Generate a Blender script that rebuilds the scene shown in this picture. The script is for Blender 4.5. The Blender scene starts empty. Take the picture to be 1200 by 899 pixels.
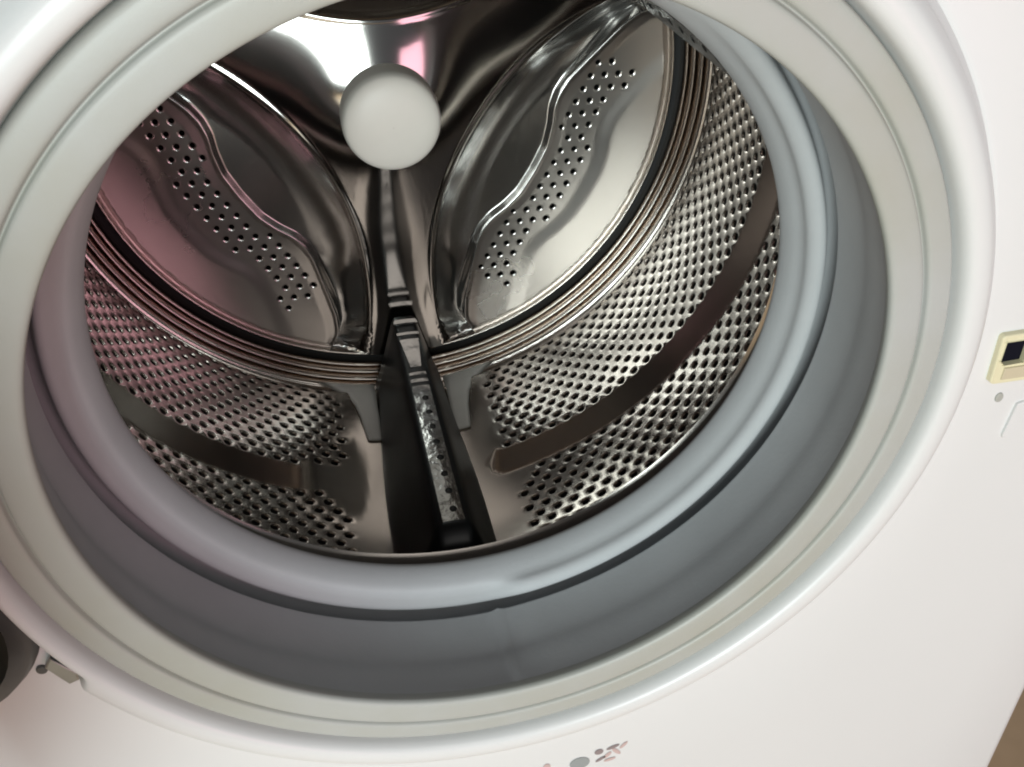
import bpy, math, random
import numpy as np
from mathutils import Matrix, Vector
from mathutils.geometry import delaunay_2d_cdt

random.seed(4)
S = bpy.context.scene
col = S.collection
pi = math.pi

# ------------------------------------------------------------------ camera
cam_data = bpy.data.cameras.new('camera')
cam = bpy.data.objects.new('camera', cam_data)
col.objects.link(cam)
cam_data.sensor_fit = 'HORIZONTAL'
cam_data.sensor_width = 36.0
cam_data.lens = 34.5
cam_data.clip_start = 0.01
cam_data.clip_end = 50.0
right = Vector((0.9768, -0.2141, -0.0050))
down = Vector((-0.1277, -0.5639, -0.8159))
fwd = Vector((0.1718, 0.7976, -0.5781))
M = Matrix.Identity(4)
for i in range(3):
    M[i][0] = right[i]; M[i][1] = -down[i]; M[i][2] = -fwd[i]
M.translation = (-0.0558, -0.2971, 0.2330)
cam.matrix_world = M
S.camera = cam

# ------------------------------------------------------------------ light
world = bpy.data.worlds.new('World')
S.world = world
world.use_nodes = True
bg = world.node_tree.nodes['Background']
bg.inputs['Color'].default_value = (0.92, 0.95, 1.0, 1)
bg.inputs['Strength'].default_value = 0.13


def area(name, loc, target, sx, sy, power, colour):
    l = bpy.data.lights.new(name, 'AREA')
    l.shape = 'RECTANGLE'; l.size = sx; l.size_y = sy
    l.energy = power; l.color = colour
    o = bpy.data.objects.new(name, l)
    col.objects.link(o)
    o.location = loc
    d = Vector(target) - Vector(loc)
    o.rotation_euler = d.to_track_quat('-Z', 'Y').to_euler()
    return o


area('window_light', (-0.72, -2.3, 0.30), (0, 0.2, -0.05), 1.25, 1.1, 55, (0.88, 1.0, 0.985))
area('pink_fill', (0.92, -1.9, -0.12), (0, 0.3, 0.0), 0.9, 0.8, 7.4, (1.0, 0.54, 0.66))  # added pink fill for the cap and the reflections on the drum's left side
area('upper_fill', (0.35, -1.7, 1.35), (0.1, 0.2, -0.1), 1.2, 1.0, 6.5, (1.0, 0.97, 0.92))  # added fill, aimed to give bright reflections on the strips beside the lifter

S.view_settings.view_transform = 'Standard'
S.view_settings.look = 'None'
S.view_settings.exposure = 0.0
S.view_settings.gamma = 1.0
S.render.engine = 'CYCLES'
S.cycles.max_bounces = 14
S.cycles.glossy_bounces = 10
S.cycles.filter_width = 2.0
S.cycles.sample_clamp_indirect = 6.0


# ------------------------------------------------------------------ helpers
def material(name, colour, rough=0.5, metal=0.0, **kw):
    m = bpy.data.materials.new(name)
    m.use_nodes = True
    b = m.node_tree.nodes['Principled BSDF']
    b.inputs['Base Color'].default_value = (*colour, 1)
    b.inputs['Roughness'].default_value = rough
    b.inputs['Metallic'].default_value = metal
    for k, v in kw.items():
        b.inputs[k].default_value = v
    return m


def noise_wear(m, scale=20.0, amount=0.08, rough_amount=0.1, bump=0.0, bump_scale=300.0, stretch=(1, 1, 1), tint=None):
    """gentle mottling of colour and gloss plus fine relief"""
    nt = m.node_tree
    b = nt.nodes['Principled BSDF']
    base = tuple(b.inputs['Base Color'].default_value)
    r0 = b.inputs['Roughness'].default_value
    tc = nt.nodes.new('ShaderNodeTexCoord')
    mp = nt.nodes.new('ShaderNodeMapping')
    mp.inputs['Scale'].default_value = stretch
    nt.links.new(tc.outputs['Object'], mp.inputs['Vector'])
    n = nt.nodes.new('ShaderNodeTexNoise')
    n.inputs['Scale'].default_value = scale
    n.inputs['Detail'].default_value = 6
    n.inputs['Roughness'].default_value = 0.6
    nt.links.new(mp.outputs['Vector'], n.inputs['Vector'])
    mix = nt.nodes.new('ShaderNodeMix'); mix.data_type = 'RGBA'
    lo = tint if tint else tuple(c * (1 - amount) for c in base[:3])
    mix.inputs['A'].default_value = (*lo[:3], 1)
    mix.inputs['B'].default_value = tuple(min(1, c * (1 + amount * 0.5)) for c in base[:3]) + (1,)
    rmp = nt.nodes.new('ShaderNodeMapRange')
    rmp.inputs['From Min'].default_value = 0.3; rmp.inputs['From Max'].default_value = 0.7
    nt.links.new(n.outputs['Fac'], rmp.inputs['Value'])
    nt.links.new(rmp.outputs['Result'], mix.inputs['Factor'])
    nt.links.new(mix.outputs['Result'], b.inputs['Base Color'])
    rr = nt.nodes.new('ShaderNodeMapRange')
    rr.inputs['To Min'].default_value = max(0.02, r0 - rough_amount); rr.inputs['To Max'].default_value = r0 + rough_amount
    nt.links.new(n.outputs['Fac'], rr.inputs['Value'])
    nt.links.new(rr.outputs['Result'], b.inputs['Roughness'])
    if bump:
        n2 = nt.nodes.new('ShaderNodeTexNoise')
        n2.inputs['Scale'].default_value = bump_scale
        n2.inputs['Detail'].default_value = 3
        nt.links.new(mp.outputs['Vector'], n2.inputs['Vector'])
        bp = nt.nodes.new('ShaderNodeBump')
        bp.inputs['Strength'].default_value = bump
        bp.inputs['Distance'].default_value = 0.001
        nt.links.new(n2.outputs['Fac'], bp.inputs['Height'])
        nt.links.new(bp.outputs['Normal'], b.inputs['Normal'])
    return m


STEEL = noise_wear(material('drum_steel', (0.54, 0.495, 0.455), 0.20, 1.0), 14, 0.06, 0.04)
PLATE = noise_wear(material('polished_steel', (0.42, 0.40, 0.38), 0.095, 1.0), 10, 0.06, 0.02)
PETAL = noise_wear(material('petal_steel', (0.58, 0.545, 0.52), 0.28, 1.0), 4, 0.03, 0.02)
SCOOP = noise_wear(material('pressed_steel', (0.50, 0.485, 0.47), 0.20, 1.0), 5, 0.05, 0.02)
STRIP = noise_wear(material('strip_steel', (0.44, 0.43, 0.42), 0.20, 1.0), 60, 0.25, 0.08, 0.9, 110, stretch=(1, 0.6, 1))
BEAD = noise_wear(material('seam_steel', (0.72, 0.66, 0.61), 0.16, 1.0), 14, 0.05, 0.05)
WHITE = noise_wear(material('white_enamel', (0.71, 0.712, 0.708), 0.28), 3, 0.015, 0.025, 0.01, 900)
PLASTIC = noise_wear(material('bezel_plastic', (0.415, 0.425, 0.41), 0.42), 9, 0.07, 0.08, 0.05, 700, tint=(0.385, 0.385, 0.335))
RUBBER = noise_wear(material('gasket_rubber', (0.48, 0.49, 0.505), 0.60, **{'Specular IOR Level': 0.35}), 11, 0.10, 0.08, 0.08, 500)
BLACK = noise_wear(material('lifter_plastic', (0.008, 0.0085, 0.009), 0.34, **{'Specular IOR Level': 0.25}), 30, 0.2, 0.06, 0.03, 300)
DARK = material('tub_plastic_gap_shade', (0.012, 0.012, 0.013), 0.7)  # tub plastic, also the painted shade in the seam and hinge gaps
GREY = noise_wear(material('hinge_grey', (0.10, 0.105, 0.10), 0.45), 25, 0.2, 0.08)
ZINC = noise_wear(material('hinge_zinc', (0.42, 0.43, 0.43), 0.40, 1.0), 40, 0.12, 0.08)
CAP = noise_wear(material('cap_plastic', (0.90, 0.87, 0.79), 0.42), 18, 0.04, 0.06, 0.02, 500)
CREAM = noise_wear(material('latch_cream', (0.74, 0.69, 0.47), 0.45), 40, 0.08, 0.06)
BEIGE = noise_wear(material('latch_beige', (0.58, 0.51, 0.36), 0.5), 40, 0.08, 0.06)
SLOT = material('latch_slot', (0.006, 0.006, 0.012), 0.9, **{'Specular IOR Level': 0.1})
PRINT_GREY = material('print_grey', (0.30, 0.32, 0.32), 0.5)
PRINT_RED = material('print_red', (0.56, 0.42, 0.40), 0.5)
PRINT_BROWN = material('print_brown', (0.27, 0.22, 0.22), 0.5)
GLASS = material('door_glass', (0.05, 0.05, 0.045), 0.08)

machine = bpy.data.objects.new('washing_machine', None)
machine.location = (0, 0.3, -0.49)
col.objects.link(machine)
machine['label'] = 'white front-loading washing machine seen close up with its door open onto a steel drum'
machine['category'] = 'washing machine'
bpy.context.view_layer.update()


def link(name, verts, faces, mat, parent=None, smooth=True, normals=None):
    me = bpy.data.meshes.new(name)
    me.from_pydata([tuple(map(float, v)) for v in verts], [], faces)
    me.materials.append(mat)
    if smooth:
        me.polygons.foreach_set('use_smooth', [True] * len(me.polygons))
    if normals is not None:
        me.normals_split_custom_set_from_vertices([tuple(map(float, n)) for n in normals])
    me.validate(clean_customdata=False)
    me.update()
    o = bpy.data.objects.new(name, me)
    col.objects.link(o)
    if parent is not None:
        o.parent = parent
        # every part keeps its world position
        o.matrix_parent_inverse = Matrix.Translation(-Vector(machine.location)) if parent is machine else Matrix.Identity(4)
    return o


def P(th, r, y):
    """drum coordinates: angle from straight down (positive to the right), radius, depth"""
    return (r * math.sin(th), y, -r * math.cos(th))


def smooth01(t):
    t = max(0.0, min(1.0, t))
    return t * t * (3 - 2 * t)


def rounded(profile, steps=4, radius=0.35):
    """chaikin-smoothed profile"""
    pts = profile
    for _ in range(steps):
        out = [pts[0]]
        for a, b in zip(pts, pts[1:]):
            out.append((a[0] * .75 + b[0] * .25, a[1] * .75 + b[1] * .25))
            out.append((a[0] * .25 + b[0] * .75, a[1] * .25 + b[1] * .75))
        out.append(pts[-1])
        pts = out
    return pts


def lathe(name, prof, mat, parent, n=240, th0=0.0, th1=2 * pi, smooth_steps=2):
    """prof: list of (r, y), or a function of the angle that returns one"""
    closed = abs(th1 - th0 - 2 * pi) < 1e-6
    cnt = n if closed else n + 1
    verts, faces = [], []
    m = None
    for i in range(cnt):
        th = th0 + (th1 - th0) * i / n
        pr = prof(th) if callable(prof) else prof
        if smooth_steps:
            pr = rounded(pr, smooth_steps)
        m = len(pr)
        for r, y in pr:
            verts.append(P(th, r, y))
    for i in range(n):
        j = (i + 1) % cnt
        for k in range(m - 1):
            faces.append((i * m + k, j * m + k, j * m + k + 1, i * m + k + 1))
    return link(name, verts, faces, mat, parent)


def box(cx, cy, cz, sx, sy, sz, bev=0.0):
    """verts, faces of a box with bevelled edges"""
    import bmesh
    bm = bmesh.new()
    bmesh.ops.create_cube(bm, size=1.0)
    for v in bm.verts:
        v.co = Vector((v.co.x * sx, v.co.y * sy, v.co.z * sz))
    if bev:
        bmesh.ops.bevel(bm, geom=list(bm.edges), offset=bev, segments=3, profile=0.5, affect='EDGES')
    bm.verts.index_update()
    vs = [(v.co.x + cx, v.co.y + cy, v.co.z + cz) for v in bm.verts]
    fs = [tuple(v.index for v in f.verts) for f in bm.faces]
    bm.free()
    return vs, fs


def prism(outline, y0, y1, bev=0.0):
    """extrude an (x, z) outline from y0 (front) to y1, front edge chamfered"""
    n = len(outline)
    cx = sum(a for a, b in outline) / n; cz = sum(b for a, b in outline) / n
    rings = []
    def ins(d):
        out = []
        for a, b in outline:
            L = math.hypot(a - cx, b - cz) or 1
            out.append((a - (a - cx) / L * d, b - (b - cz) / L * d))
        return out
    if bev:
        rings = [(ins(bev), y0), (ins(bev * .3), y0 + bev * .3), (outline, y0 + bev), (outline, y1)]
    else:
        rings = [(outline, y0), (outline, y1)]
    vs, fs = [], []
    for o, y in rings:
        vs += [(a, y, b) for a, b in o]
    for k in range(len(rings) - 1):
        for i in range(n):
            j = (i + 1) % n
            fs.append((k * n + i, k * n + j, (k + 1) * n + j, (k + 1) * n + i))
    fs.append(tuple(range(n)))
    fs.append(tuple(range((len(rings) - 1) * n, len(rings) * n)))
    return vs, fs


def weighted(o):
    m = o.modifiers.new('normals', 'WEIGHTED_NORMAL')
    m.keep_sharp = True
    return o


# ------------------------------------------------------------------ floor
fm = material('floor_tile', (0.62, 0.43, 0.27), 0.45)
noise_wear(fm, 5, 0.25, 0.1, 0.1, 60, tint=(0.50, 0.34, 0.21))
fl = link('floor', [(-3, -3, -0.49), (3, -3, -0.49), (3, 3, -0.49), (-3, 3, -0.49)], [(0, 1, 2, 3)], fm, None, False)
fl['kind'] = 'structure'

# ------------------------------------------------------------------ cabinet and front panel
XR = 0.338
PY = 0.012                                   # plane of the front panel
# front panel: round opening blended out to a rectangle, edges rolled back
n = 256
verts, faces = [], []
rings = []
ZT, ZB = 0.37, -0.47


def rect_point(th, inset):
    x, z = math.sin(th), -math.cos(th)
    a = XR - inset
    sx = a / abs(x) if abs(x) > 1e-6 else 1e9
    sz = ((ZT - inset) if z > 0 else (-ZB - inset)) / abs(z) if abs(z) > 1e-6 else 1e9
    s = min(sx, sz)
    return x * s, z * s


angs = sorted(set([2 * pi * i / n for i in range(n)] + [math.atan2(sx * XR, -zz) % (2 * pi) for sx in (1, -1) for zz in (ZT, ZB)]))
n = len(angs)
levels = []
for r, y in ((0.2135, PY + 0.012), (0.2140, PY + 0.003), (0.2155, PY + 0.0006), (0.219, PY)):
    levels.append([(r * math.sin(t), y, -r * math.cos(t)) for t in angs])
for f in (0.25, 0.5, 0.75):
    lv = []
    for t in angs:
        q = rect_point(t, 0.008)
        a = (0.219 * math.sin(t), -0.219 * math.cos(t))
        lv.append((a[0] + (q[0] - a[0]) * f, PY, a[1] + (q[1] - a[1]) * f))
    levels.append(lv)
for inset, y in ((0.008, PY), (0.0045, PY + 0.0008), (0.0018, PY + 0.003), (0.0, PY + 0.008), (0.0, PY + 0.03)):
    levels.append([(rect_point(t, inset)[0], y, rect_point(t, inset)[1]) for t in angs])
for lv in levels:
    verts += lv
for k in range(len(levels) - 1):
    for i in range(n):
        j = (i + 1) % n
        faces.append((k * n + i, k * n + j, (k + 1) * n + j, (k + 1) * n + i))
panel = link('front_panel', verts, faces, WHITE, machine)
# cabinet sides, top, bottom and back
vs, fs = box(0, PY + 0.03 + 0.27, (ZT + ZB) / 2, 2 * XR - 0.004, 0.54, ZT - ZB - 0.004, 0)
fs = [f for f in fs if not all(abs(vs[i][1] - (PY + 0.03)) < 1e-6 for i in f)]
link('cabinet', vs, fs, WHITE, machine, False)
for sx in (-1, 1):
    for y in (0.1, 0.52):
        vv, ff = prism([(sx * 0.27 - 0.02, -0.489), (sx * 0.27 + 0.02, -0.489), (sx * 0.27 + 0.016, -0.469), (sx * 0.27 - 0.016, -0.469)], y - 0.02, y + 0.02)
        link('foot', vv, ff, GREY, machine, False)

# ------------------------------------------------------------------ bezel round the opening
bez = [(0.1672, 0.0065), (0.1660, 0.0045), (0.1651, 0.0020), (0.1650, 0.0004), (0.1658, -0.0012), (0.1680, -0.0020), (0.1765, -0.0022),
       (0.1785, -0.0016), (0.1792, 0.0010), (0.1800, 0.0010), (0.1808, -0.0014), (0.1830, -0.0020), (0.1895, -0.0018),
       (0.1912, -0.0006), (0.1920, 0.0030), (0.1926, 0.0060)]
bezel = lathe('bezel', bez, PLASTIC, machine, 320, smooth_steps=2)
rim_full = [(0.1926, 0.0060), (0.1932, 0.0030), (0.1940, -0.0030), (0.1962, -0.0060), (0.2000, -0.0068),
            (0.2050, -0.0060), (0.2085, -0.0020), (0.2105, 0.0035), (0.2122, 0.0085), (0.2150, 0.0110), (0.2170, 0.0135)]
rim_cut = [(0.1926, 0.0060), (0.1932, 0.0030), (0.1940, -0.0030), (0.1960, -0.0060), (0.1985, -0.0066),
           (0.2005, -0.0056), (0.2014, -0.0010), (0.2018, 0.0060), (0.2024, 0.0108), (0.2120, 0.0114), (0.2170, 0.0135)]


def rim(th):
    d = (math.degrees(th) + 180) % 360 - 180
    w = smooth01((-d - 58.5) / 2.0) * smooth01((d + 121.5) / 2.0)      # hinge side of the opening
    return [(a[0] + (b[0] - a[0]) * w, a[1] + (b[1] - a[1]) * w) for a, b in zip(rim_full, rim_cut)]


lathe('opening_rim', rim, WHITE, machine, 720, smooth_steps=2)

# ------------------------------------------------------------------ rubber gasket


def gasket_profile(th):
    d = (math.degrees(th) + 180) % 360 - 180          # -180..180, 0 = straight down, + right
    right = smooth01((d - 2.0) / 9.0) * (1 - smooth01((d - 120) / 50.0))
    rh = 0.1738 - 0.0040 * right
    yh = 0.0715 - 0.0045 * right
    gw = 0.0040 - 0.0018 * right
    # a moulded seam runs across the wall just right of the lowest point
    k = math.exp(-((d - 4.0) / 0.8) ** 2) * 0.0020
    g_ = 0.0036 - 0.0014 * right
    return [(0.1705, 0.0120), (0.1690, 0.0075), (0.1672, 0.0052), (0.1664, 0.0038), (0.1660, 0.0030), (0.1664, 0.0046),
            (0.1670 + (rh - 0.1645) * 0.25 - k, 0.0130), (0.1672 + (rh - 0.1645) * 0.55 - k, 0.0250), (rh + 0.0026 - k, 0.0350),
            (rh + 0.0030 - k, yh - 0.0085 - g_), (rh + 0.0030 - k, yh - 0.0068 - g_), (rh + 0.0040, yh - 0.0058 - g_), (rh + 0.0220, yh - 0.0040 - g_), (rh + 0.0220, yh + 0.0060),
            (rh + 0.0030, yh + 0.0040), (rh + 0.0012, yh - 0.0030), (rh - 0.0010, yh - 0.0066), (rh - 0.0045, yh - 0.0070), (rh - 0.0085, yh - 0.0040), (0.1610, 0.0680), (0.1578, 0.0735), (0.1562, 0.0795),
            (0.1564, 0.0832), (0.1598, 0.0862), (0.1680, 0.0900), (0.1800, 0.1000)]


lathe('gasket', gasket_profile, RUBBER, machine, 360, smooth_steps=2)

# dark outer tub behind the drum
lathe('outer_tub', [(0.185, 0.100), (0.262, 0.106), (0.264, 0.12), (0.264, 0.43), (0.25, 0.445), (0.0005, 0.445)], DARK, machine, 96, smooth_steps=0)

# ------------------------------------------------------------------ drum: shell with real holes
ROWS, Y0, PITCH = 31, 0.1220, 0.0077
NTH = 120
NA = NTH * 4
R_FRONT, R_REAR = 0.2395, 0.2298


def wrap120(d):
    """angle in degrees to the nearest lifter"""
    return (d + 60) % 120 - 60


def pad_inside(thdeg, y):
    """distance inside the rounded outline of a raised rear panel"""
    w = wrap120(thdeg)
    a = abs(w)
    dy = y - 0.2365
    if w < 0:                                  # the step fades out well before the lifter on this side
        f = smooth01((25.0 - a) / 6.0)
        dy = dy * (1 - f) + (y - 0.214) * 0.24 * f
    ds = (a - 10.2) * 0.00411 * 1.8
    rc = 0.022
    qx, qy = rc - ds, rc - dy
    if qx > 0 and qy > 0:
        return rc - math.hypot(qx, qy)
    return min(ds, dy)


def shell_r(thdeg, y):
    t = max(-0.08, min(1.08, pad_inside(thdeg, y) / 0.018))
    # straight flank with slightly eased edges
    if t < 0.08:
        t = max(0.0, (t + 0.08)) ** 2 / 0.32
    elif t > 0.92:
        t = 1 - (1.08 - t) ** 2 / 0.32
    rim = 1 - smooth01((y - 0.350) / 0.010)
    return R_FRONT + (R_REAR - R_FRONT) * t * rim


def has_hole(thdeg, y):
    a = abs(wrap120(thdeg))
    d = pad_inside(thdeg, y)
    if y > 0.2520:
        return y < 0.3495 and a > 14.6 + 2.5 * max(0, (y - 0.335) / 0.018) ** 2 and (d > 0.0165 or (wrap120(thdeg) < 0 and a < 25 and y > 0.262))
    if 0.121 < y < 0.2385:
        return a > 14.2 + 3.0 * max(0, (y - 0.215) / 0.018) ** 2 and (d < 0.0015 or wrap120(thdeg) < 0)
    return False


verts, norms, faces = [], [], []
grid = {}


def shell_normal(th, y):
    e = 1e-4
    dy = (shell_r(th, y + e) - shell_r(th, y - e)) / (2 * e)
    t = math.radians(th)
    v = Vector((-math.sin(t), dy, math.cos(t)))
    return v.normalized()


def gv(i, j):
    i %= NA
    k = (i, j)
    if k not in grid:
        th = 360.0 * i / NA; y = Y0 + PITCH * j / 4
        verts.append(P(math.radians(th), shell_r(th, y) - 0.0, y)); norms.append(shell_normal(th, y))
        grid[k] = len(verts) - 1
    return grid[k]


for row in range(ROWS):
    off = 2 if row % 2 else 0
    for c in range(NTH):
        i0, j0 = c * 4 + off, row * 4
        thc = 360.0 * (i0 + 2) / NA
        yc = Y0 + PITCH * (j0 + 2) / 4
        if has_hole(thc, yc):
            ring = [(i0 + k, j0) for k in range(4)] + [(i0 + 4, j0 + k) for k in range(4)] + \
                   [(i0 + 4 - k, j0 + 4) for k in range(4)] + [(i0, j0 + 4 - k) for k in range(4)]
            o = [gv(*q) for q in ring]
            rc = shell_r(thc, yc)
            nn = shell_normal(thc, yc)
            tx = Vector((math.cos(math.radians(thc)), 0, math.sin(math.radians(thc))))
            ty = Vector((0, 1, 0))
            rings = [o]
            for hr, dip, tilt in ((0.0034, 0.0, 0.10), (0.0027, 0.0006, 0.45), (0.0023, 0.0014, 0.55)):
                cur = []
                for (i, j) in ring:
                    du = (i - i0 - 2) / 2.0; dv = (j - j0 - 2) / 2.0
                    L = math.hypot(du, dv); du /= L; dv /= L
                    a = du * hr * 1.12; b = dv * hr
                    th = math.radians(thc) + a / rc
                    rr = shell_r(math.degrees(th), yc + b) + dip
                    verts.append(P(th, rr, yc + b))
                    nv = (nn - (tx * du + ty * dv) * tilt).normalized()
                    norms.append(nv)
                    cur.append(len(verts) - 1)
                rings.append(cur)
            for A, B in zip(rings, rings[1:]):
                for k in range(16):
                    l = (k + 1) % 16
                    faces.append((A[k], A[l], B[l], B[k]))
        else:
            for a in range(4):
                for b in range(4):
                    faces.append((gv(i0 + a, j0 + b), gv(i0 + a + 1, j0 + b), gv(i0 + a + 1, j0 + b + 1), gv(i0 + a, j0 + b + 1)))
drum = link('drum', verts, faces, STEEL, machine, True, norms)
drum['label'] = 'stainless steel drum shell pierced with small round holes'
yf = Y0
lathe('drum_rim', [(R_FRONT, Y0 + 0.0005), (R_FRONT - 0.0005, Y0 - 0.008), (0.228, Y0 - 0.018), (0.21, Y0 - 0.022), (0.172, Y0 - 0.022), (0.168, Y0 - 0.019)], STEEL, drum, 180)

# rolled seam rings between shell and back plate
YE = Y0 + ROWS * PITCH                        # 0.3637
lip = [(0.2100, 0.3860), (0.2106, 0.3818), (0.2118, 0.3800), (0.2130, 0.3810), (0.2137, 0.3850), (0.2139, 0.4000)]
lathe('plate_lip', lip, BEAD, drum, 300, smooth_steps=2)
lathe('seam_gap_shade', [(0.2136, 0.3905), (0.2212, 0.3905)], DARK, drum, 240, smooth_steps=0)  # flat dark ring painted in for the shade deep in the steel seam
seam = [(0.2210, 0.3960), (0.2211, 0.3850), (0.2218, 0.3812), (0.2230, 0.3800), (0.2242, 0.3815), (0.2246, 0.3870), (0.2250, 0.3870), (0.2255, 0.3775),
        (0.2268, 0.3755), (0.2281, 0.3772), (0.2286, 0.3835), (0.2290, 0.3835), (0.2296, 0.3730), (0.2309, 0.3708), (0.2322, 0.3722),
        (0.2327, 0.3790), (0.2331, 0.3790), (0.2338, 0.3690), (0.2352, 0.3668), (0.2370, 0.3665), (R_FRONT, YE - 0.0005)]
lathe('seam_ring', seam, BEAD, drum, 300, smooth_steps=2)

# ------------------------------------------------------------------ drum back plate with three pressed petals
BASE = 0.3680


def ridge_v(u):
    return 0.0605 + 2.75 * u * u


def edge_v(u):
    u = abs(u)
    tab = [(0, .1245), (.02, .1235), (.035, .119), (.047, .1135), (.058, .1115), (.07, .1125), (.09, .1185), (.12, .128), (.135, .136), (.15, .160), (.17, .20)]
    for (a, va), (b, vb) in zip(tab, tab[1:]):
        if u <= b:
            return va + (vb - va) * (u - a) / (b - a)
    return 0.3


_E = [edge_v(i * 0.001) for i in range(0, 400)]
_E2 = []
for i in range(400):                          # soften the corners of the outline
    s = w = 0
    for k in range(-6, 7):
        g = math.exp(-(k / 3.0) ** 2); s += g * _E[min(399, abs(i + k))]; w += g
    _E2.append(s / w)


def edge_s(u):
    u = abs(u) * 1000
    i = min(398, int(u)); f = u - i
    return _E2[i] * (1 - f) + _E2[i + 1] * f


def petal_uv(x, z):
    th = math.degrees(math.atan2(x, -z))
    k = math.floor(((th % 360)) / 120.0)      # petals centred on 60, 180, 300 degrees
    c = math.radians(60 + 120 * k)
    vx, vz = math.sin(c), -math.cos(c)
    ux, uz = math.cos(c), math.sin(c)
    return x * ux + z * uz, x * vx + z * vz, k


def crease_v(u):
    au = abs(u)
    e = edge_s(u)
    if au < 0.058:
        return min(e - 0.0045, 0.0945 + 0.0125 * (au / 0.058) ** 2)
    return e - 0.0045


def plate_y(x, z):
    r = math.hypot(x, z)
    u, v, k = petal_uv(x, z)
    rim = smooth01((r - 0.2045) / 0.0055)
    y = BASE - 0.0190 * math.exp(-(r / 0.076) ** 2)
    a = v - ridge_v(u)
    y -= 0.0010 * math.exp(-((a + 0.0012) / 0.0026) ** 2)
    a = 0.5 * (a + math.sqrt(a * a + 0.0030 ** 2)) - 0.00012           # softened ridge
    b = v - edge_s(u)
    end = smooth01((abs(u) - 0.070) / 0.05)
    D = 0.0165 + 0.009 * end
    lvl = 0.0115
    width = max(0.004, crease_v(u) - ridge_v(u))
    s_ = max(0.0, min(1.0, a / width))
    scoop = D * (1 - (1 - s_) ** 2.2)
    past = v - crease_v(u)
    if past > 0:                                                        # shallow crescent between crease and petal
        scoop -= min(0.0030, 0.05 * past)
    w = smooth01((b + 0.0032) / 0.0032)
    y += scoop * (1 - w) + lvl * w
    if a > 0.002:
        y -= 0.0014 * math.exp(-((b - 0.0008) / 0.0021) ** 2)           # rolled lip of the petal
    if b > 0:
        y += 0.0013 * smooth01((b - 0.003) / 0.010) * (1 - smooth01((b - 0.038) / 0.016))
    return y * (1 - rim) + 0.3855 * rim


def plate_n(x, z):
    e = 2e-4
    dx = (plate_y(x + e, z) - plate_y(x - e, z)) / (2 * e)
    dz = (plate_y(x, z + e) - plate_y(x, z - e)) / (2 * e)
    return Vector((dx, -1.0, dz)).normalized()


RP = 0.2102
pts, edges, tagp = [], [], []
N = 400
for i in range(N):
    t = 2 * pi * i / N
    pts.append((RP * math.sin(t), -RP * math.cos(t))); tagp.append(-1)
    edges.append((i, (i + 1) % N))
holes = []
HP = 0.0105
for k in range(3):
    c = math.radians(60 + 120 * k)
    V = (math.sin(c), -math.cos(c)); U = (math.cos(c), math.sin(c))
    for rr in range(0, 9):
        v = 0.118 + rr * HP * 0.866
        for q in range(-14, 15):
            u = (q + 0.5 * (rr % 2)) * HP
            b = v - edge_s(u)
            if 0.0085 < b < 0.0385 and abs(u) < 0.098 and math.hypot(u, v) < 0.186:
                holes.append((u * U[0] + v * V[0], u * U[1] + v * V[1]))
hid = 0
for hx, hz in holes:
    s = len(pts)
    for i in range(10):
        t = 2 * pi * i / 10
        pts.append((hx + 0.0019 * math.cos(t), hz + 0.0019 * math.sin(t))); tagp.append(hid)
        edges.append((s + i, s + (i + 1) % 10))
    for i in range(12):
        t = 2 * pi * i / 12
        pts.append((hx + 0.0033 * math.cos(t), hz + 0.0033 * math.sin(t))); tagp.append(-2)
    hid += 1
H = np.array(holes)
for k in range(3):
    c = math.radians(60 + 120 * k)
    V = (math.sin(c), -math.cos(c)); U = (math.cos(c), math.sin(c))
    for off in (-0.0042, -0.0032, -0.0022, -0.0012, -0.0003, 0.0006, 0.0016, 0.0028):
        for q in range(-96, 97):
            u = q * 0.0015
            v = edge_s(u) + off
            if math.hypot(u, v) < RP - 0.0015:
                pts.append((u * U[0] + v * V[0], u * U[1] + v * V[1])); tagp.append(-1)
    for off in (-0.0035, -0.0022, -0.0010, 0.0003, 0.0016, 0.0030):
        for q in range(-96, 97):
            u = q * 0.0015
            v = ridge_v(u) + off
            if math.hypot(u, v) < RP - 0.0015 and abs(math.atan2(u, v)) < math.radians(59.2) and v < edge_s(u) - 0.006:
                pts.append((u * U[0] + v * V[0], u * U[1] + v * V[1])); tagp.append(-1)
g = 0.0019
for iy in range(-130, 131):
    for ix in range(-130, 131):
        x = (ix + 0.5 * (iy % 2)) * g; z = iy * g * 0.866
        if x * x + z * z > (RP - 0.0012) ** 2:
            continue
        pu, pv, pk = petal_uv(x, z)
        if -0.0052 < pv - edge_s(pu) < 0.0038 or -0.0045 < pv - ridge_v(pu) < 0.0040:
            continue
        if ((H[:, 0] - x) ** 2 + (H[:, 1] - z) ** 2).min() < 0.0038 ** 2:
            continue
        pts.append((x, z)); tagp.append(-1)
ov, oe, of, orig_v, _, _ = delaunay_2d_cdt([Vector(p) for p in pts], edges, [], 0, 1e-7)
otag = [tagp[o[0]] if len(o) else -1 for o in orig_v]
verts, norms = [], []
for i, p in enumerate(ov):
    x, z = p
    dip = 0.0012 if otag[i] >= 0 else 0.0
    verts.append((x, plate_y(x, z) + dip, z))
    nrm = plate_n(x, z)
    if otag[i] >= 0:
        hx, hz = holes[otag[i]]
        d = Vector((x - hx, 0, z - hz)).normalized()
        nrm = (nrm - d * 0.8).normalized()
    norms.append(nrm)
faces = []
for f in of:
    t = [otag[i] for i in f]
    if t[0] >= 0 and t[0] == t[1] == t[2]:
        continue
    faces.append(tuple(f))
back = link('back_plate', verts, faces, PLATE, drum, True, norms)
back['label'] = 'polished steel back of the drum with three pressed petals'
back.data.materials.append(PETAL)
back.data.materials.append(SCOOP)
mi = []
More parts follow.
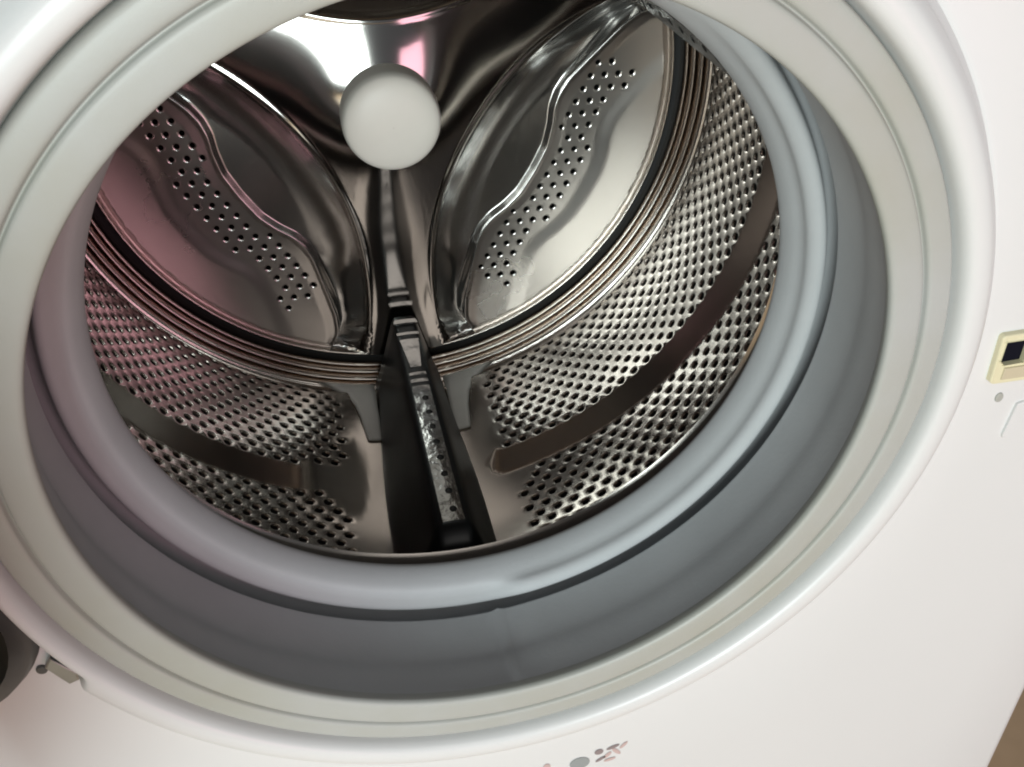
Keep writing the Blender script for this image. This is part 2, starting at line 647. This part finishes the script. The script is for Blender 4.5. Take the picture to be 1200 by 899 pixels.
for p in back.data.polygons:
    c = p.center
    u, v, k = petal_uv(c.x, c.z)
    mi.append(1 if v > edge_s(u) + 0.0005 else (2 if v > ridge_v(u) + 0.003 else 0))
back.data.polygons.foreach_set('material_index', mi)

# white cap on the hub
lathe('hub_cap', [(0.0326, 0.360), (0.0330, 0.3400), (0.0328, 0.3320), (0.0305, 0.3265), (0.0225, 0.3232), (0.0110, 0.3218), (0.0002, 0.3215)], CAP, drum, 96, smooth_steps=3)

# ------------------------------------------------------------------ lifters


def lifter_section(y, zr):
    """half section (offset across, radius) of a lifter from base to ridge"""
    return [(0.0345, 0.2388), (0.0332, 0.2300), (0.0270, 0.2150), (0.0190, 0.1930), (0.0130, zr + 0.006), (0.0105, zr + 0.0015), (0.0088, zr), (0.0, zr - 0.0004)]


def make_lifter(c):
    ys = [0.1085, 0.1105, 0.114, 0.120, 0.128, 0.150, 0.18, 0.21, 0.24, 0.27, 0.30, 0.33, 0.352, 0.366]
    zr0 = 0.1695
    vs, fs = [], []
    m = None
    cx, cz = math.sin(c), -math.cos(c); tx, tz = math.cos(c), math.sin(c)
    for y in ys:
        f = smooth01((0.126 - y) / 0.020)
        zr = zr0 + (0.232 - zr0) * f * f * 0.55
        half = lifter_section(y, zr)
        sc = 1.0 - 0.20 * smooth01((y - 0.20) / 0.17)
        prof = [(-a * sc, r) for a, r in half] + [(a * sc, r) for a, r in half[-2::-1]]
        prof = rounded(prof, 1)
        m = len(prof)
        for a, r in prof:
            vs.append((cx * r + tx * a, y, cz * r + tz * a))
    for i in range(len(ys) - 1):
        for k in range(m - 1):
            fs.append((i * m + k, i * m + k + 1, (i + 1) * m + k + 1, (i + 1) * m + k))
    fs.append(tuple(range(m)))
    fs.append(tuple(range((len(ys) - 1) * m, len(ys) * m)))
    o = link('lifter', vs, fs, BLACK, drum)
    # steel ridge strip with a row of holes, and the stepped segments at its rear end
    rs = zr0 - 0.0018

    def strip(y0, y1, w0, w1, hole=True, name='lifter_strip', lift=0.0):
        p2, e2, tg = [], [], []
        outl = [(-w0, y0), (w0, y0), (w1, y1), (-w1, y1)]
        cnt = max(2, int((y1 - y0) / 0.004))
        loop = [(-w0 + 2 * w0 * i / 4, y0) for i in range(4)] + [(w0 + (w1 - w0) * i / cnt, y0 + (y1 - y0) * i / cnt) for i in range(cnt)] + \
               [(w1 - 2 * w1 * i / 4, y1) for i in range(4)] + [(-w1 - (w0 - w1) * i / cnt, y1 + (y0 - y1) * i / cnt) for i in range(cnt)]
        s = len(loop)
        p2 += loop; tg += [-1] * s; e2 += [(i, (i + 1) % s) for i in range(s)]
        h = 0
        if hole:
            y = y0 + 0.010; q = 0
            while y < y1 - 0.006:
                a0 = 0.0012
                b = len(p2)
                for i in range(10):
                    t = 2 * pi * i / 10
                    p2.append((a0 + 0.0023 * math.cos(t), y + 0.0028 * math.sin(t))); tg.append(h)
                    e2.append((b + i, b + (i + 1) % 10))
                h += 1; y += 0.0165
        a, b_, fcs, og, _, _ = delaunay_2d_cdt([Vector(p) for p in p2], e2, [], 1, 1e-7)
        tt = [tg[o_[0]] if o_ else -1 for o_ in og]
        V, F = [], []
        for (q, y) in a:
            r = rs - lift + 6.0 * q * q
            V.append((cx * r + tx * q, y, cz * r + tz * q))
        nv = len(V)
        for (q, y) in a:
            r = rs - lift + 6.0 * q * q + 0.0016
            V.append((cx * r + tx * q, y, cz * r + tz * q))
        from collections import Counter
        ec = Counter()
        for f in fcs:
            t = [tt[i] for i in f]
            if t[0] >= 0 and t[0] == t[1] == t[2]:
                continue
            F.append(tuple(f)); F.append(tuple(i + nv for i in reversed(f)))
            for i in range(3):
                ec[tuple(sorted((f[i], f[(i + 1) % 3])))] += 1
        for (i, j), cn in ec.items():
            if cn == 1:
                F.append((i, j, j + nv, i + nv))
        return link(name, V, F, STRIP, drum, False)
    strip(0.127, 0.268, 0.0066, 0.0062)
    strip(0.2725, 0.2765, 0.0062, 0.0062, False)
    strip(0.2815, 0.2850, 0.0060, 0.0060, False)
    strip(0.292, 0.330, 0.0038, 0.0072, False)
    strip(0.3365, 0.3400, 0.0085, 0.0085, False)
    strip(0.352, 0.3575, 0.0095, 0.0085, False, lift=0.001)
    return o


FLANGE_SHEEN = noise_wear(material('flange_painted_sheen', (0.88, 0.86, 0.81), 0.30, 0.0), 40, 0.06, 0.05)  # pale colour painted in for bright reflections on the steel foot


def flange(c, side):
    """flared foot of a lifter at the seam rings, bright reflection painted in as a pale tone"""
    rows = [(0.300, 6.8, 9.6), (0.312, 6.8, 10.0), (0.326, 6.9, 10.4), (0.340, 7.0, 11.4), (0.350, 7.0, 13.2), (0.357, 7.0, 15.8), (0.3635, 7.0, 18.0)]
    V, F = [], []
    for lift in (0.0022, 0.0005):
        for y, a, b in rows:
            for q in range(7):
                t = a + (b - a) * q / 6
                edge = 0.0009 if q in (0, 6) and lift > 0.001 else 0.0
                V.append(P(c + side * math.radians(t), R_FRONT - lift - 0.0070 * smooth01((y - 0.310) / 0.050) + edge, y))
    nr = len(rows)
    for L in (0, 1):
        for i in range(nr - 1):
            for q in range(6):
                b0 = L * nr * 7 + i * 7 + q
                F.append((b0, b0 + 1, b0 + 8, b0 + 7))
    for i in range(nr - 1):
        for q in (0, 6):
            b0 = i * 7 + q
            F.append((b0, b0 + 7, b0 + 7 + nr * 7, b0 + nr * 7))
    return link('lifter_flange', V, F, FLANGE_SHEEN, drum)


for k in range(3):
    make_lifter(math.radians(120 * k))
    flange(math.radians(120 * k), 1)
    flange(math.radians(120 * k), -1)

# ------------------------------------------------------------------ door latch slot on the right
def frame(outer, inner, y0, y1):
    """flat plate with an opening, given thickness"""
    no, ni = len(outer), len(inner)
    p2 = [Vector(p) for p in outer + inner]
    e2 = [(i, (i + 1) % no) for i in range(no)] + [(no + i, no + (i + 1) % ni) for i in range(ni)]
    a, _, fc, og, _, _ = delaunay_2d_cdt(p2, e2, [], 1, 1e-8)
    keep = [f for f in fc if not all(og[i][0] >= no for i in f)]
    nv = len(a)
    V = [(p[0], y0, p[1]) for p in a] + [(p[0], y1, p[1]) for p in a]
    F = [tuple(f) for f in keep] + [tuple(i + nv for i in reversed(f)) for f in keep]
    for i, j in e2:
        F.append((i, j, j + nv, i + nv))
    return V, F


latch = link('latch_plate', *frame([(0.2290, 0.0010), (0.2300, 0.0020), (0.264, 0.0028), (0.264, -0.0240), (0.2316, -0.0240), (0.2298, -0.0228)],
                                   [(0.2312, -0.0012), (0.2415, -0.0010), (0.2430, -0.0030), (0.2430, -0.0132), (0.2336, -0.0136), (0.2312, -0.0112)], PY - 0.0032, PY + 0.001), CREAM, machine, False)
link('latch_slot', [(0.2305, PY - 0.0010, -0.0005), (0.2440, PY - 0.0010, -0.0005), (0.2440, PY - 0.0010, -0.0144), (0.2305, PY - 0.0010, -0.0144)], [(0, 1, 2, 3)], SLOT, latch, False)
link('latch_inset', *prism([(0.2345, -0.0152), (0.2580, -0.0152), (0.2580, -0.0215), (0.2345, -0.0215)], PY - 0.0040, PY - 0.002, 0.0005), BEIGE, latch, False)
bv = latch.modifiers.new('edges', 'BEVEL'); bv.width = 0.0007; bv.segments = 2; bv.limit_method = 'ANGLE'
sc = [(0.2400 + 0.0020 * math.cos(a), -0.0345 + 0.0026 * math.sin(a)) for a in [2 * pi * i / 16 for i in range(16)]]
link('screw', *prism(sc, PY - 0.0010, PY + 0.001, 0.0006), PLASTIC, machine, False)
link('embossed_rib', *prism([(0.2505, -0.0395), (0.2540, -0.0385), (0.2512, -0.0590), (0.2490, -0.0592), (0.2484, -0.0575)], PY - 0.0014, PY + 0.001, 0.0005), WHITE, machine, False)

# ------------------------------------------------------------------ printed marks under the opening
def mark(name, outline, mat, lift=0.0004):
    return link(name, [(x, PY - lift, z) for x, z in outline], [tuple(range(len(outline)))], mat, panel, False)


def ell(cx, cz, a, b, n=20, rot=0.0):
    o = []
    for i in range(n):
        t = 2 * pi * i / n
        x, z = a * math.cos(t), b * math.sin(t)
        o.append((cx + x * math.cos(rot) - z * math.sin(rot), cz + x * math.sin(rot) + z * math.cos(rot)))
    return o


mark('printed_dot', ell(0.0480, -0.2560, 0.0058, 0.0052), PRINT_GREY)
mark('printed_letter', ell(0.0290, -0.2535, 0.0022, 0.0030, 12), PRINT_RED)
mark('printed_letter', ell(0.0588, -0.2490, 0.0026, 0.0024, 12), PRINT_BROWN)
for (x, z, a, b, rt, m) in ((0.0640, -0.2535, 0.0032, 0.0014, 0.9, PRINT_RED), (0.0668, -0.2470, 0.0040, 0.0014, 0.35, PRINT_BROWN),
                            (0.0690, -0.2515, 0.0040, 0.0013, -0.9, PRINT_RED), (0.0730, -0.2470, 0.0034, 0.0012, 0.9, PRINT_RED),
                            (0.0600, -0.2560, 0.0034, 0.0012, 0.6, PRINT_BROWN), (0.0655, -0.2580, 0.0036, 0.0013, 0.2, PRINT_RED)):
    mark('printed_letter', ell(x, z, a, b, 12, rt), m)

# ------------------------------------------------------------------ hinge and open door on the left
hinge = link('door_hinge', *prism(ell(-0.2300, -0.0670, 0.0440, 0.0500, 40), -0.006, PY + 0.002, 0.010), GREY, machine)
link('hinge_cover', *prism(ell(-0.2385, -0.0670, 0.0320, 0.0390, 40), -0.012, 0.0, 0.006), GLASS, hinge)
link('hinge_plate', *prism([(-0.1895, -0.0985), (-0.1812, -0.1105), (-0.1815, -0.1150), (-0.1860, -0.1168), (-0.1930, -0.1040)], PY - 0.004, PY + 0.002, 0.001), ZINC, machine, False)
link('screw', *prism(ell(-0.1955, -0.1080, 0.0024, 0.0024, 16), PY - 0.0015, PY + 0.001, 0.0006), GREY, machine, False)
gap = []
nn = 24
for r_ in (0.2115, 0.2070):
    seq = range(nn + 1) if r_ > 0.204 else range(nn, -1, -1)
    for i in seq:
        t = math.radians(-119 + 58.5 * i / nn)
        gap.append((r_ * math.sin(t), -r_ * math.cos(t)))
link('hinge_gap_shade', *prism(gap, 0.0098, PY + 0.004), DARK, machine, False)  # dark strip added to deepen the shadow along the rim

D = math.radians(112)
dx, dy = math.cos(D), -math.sin(D)           # direction of the open door away from its hinge
hx0, hy0 = -0.228, -0.020
nx, ny = dy, -dx                              # inner side of the door now faces the room


def door_lathe(name, prof, mat, parent):
    vs, fs = [], []
    n2 = 96
    pr = rounded(prof, 2); m = len(pr)
    for i in range(n2):
        t = 2 * pi * i / n2
        for r, h in pr:
            q = 0.215 + r * math.sin(t)
            vs.append((hx0 + dx * q + nx * h, hy0 + dy * q + ny * h, -r * math.cos(t)))
    for i in range(n2):
        j = (i + 1) % n2
        for k in range(m - 1):
            fs.append((i * m + k, j * m + k, j * m + k + 1, i * m + k + 1))
    return link(name, vs, fs, mat, parent)


if ny > 0:
    nx, ny = -nx, -ny
door = door_lathe('door', [(0.15, 0.004), (0.155, 0.014), (0.17, 0.018), (0.195, 0.016), (0.205, 0.008), (0.206, -0.004), (0.20, -0.012), (0.15, -0.013)], PLASTIC, machine)
door_lathe('door_glass', [(0.152, 0.008), (0.148, 0.03), (0.138, 0.07), (0.120, 0.085), (0.06, 0.092), (0.0005, 0.094)], GLASS, door)
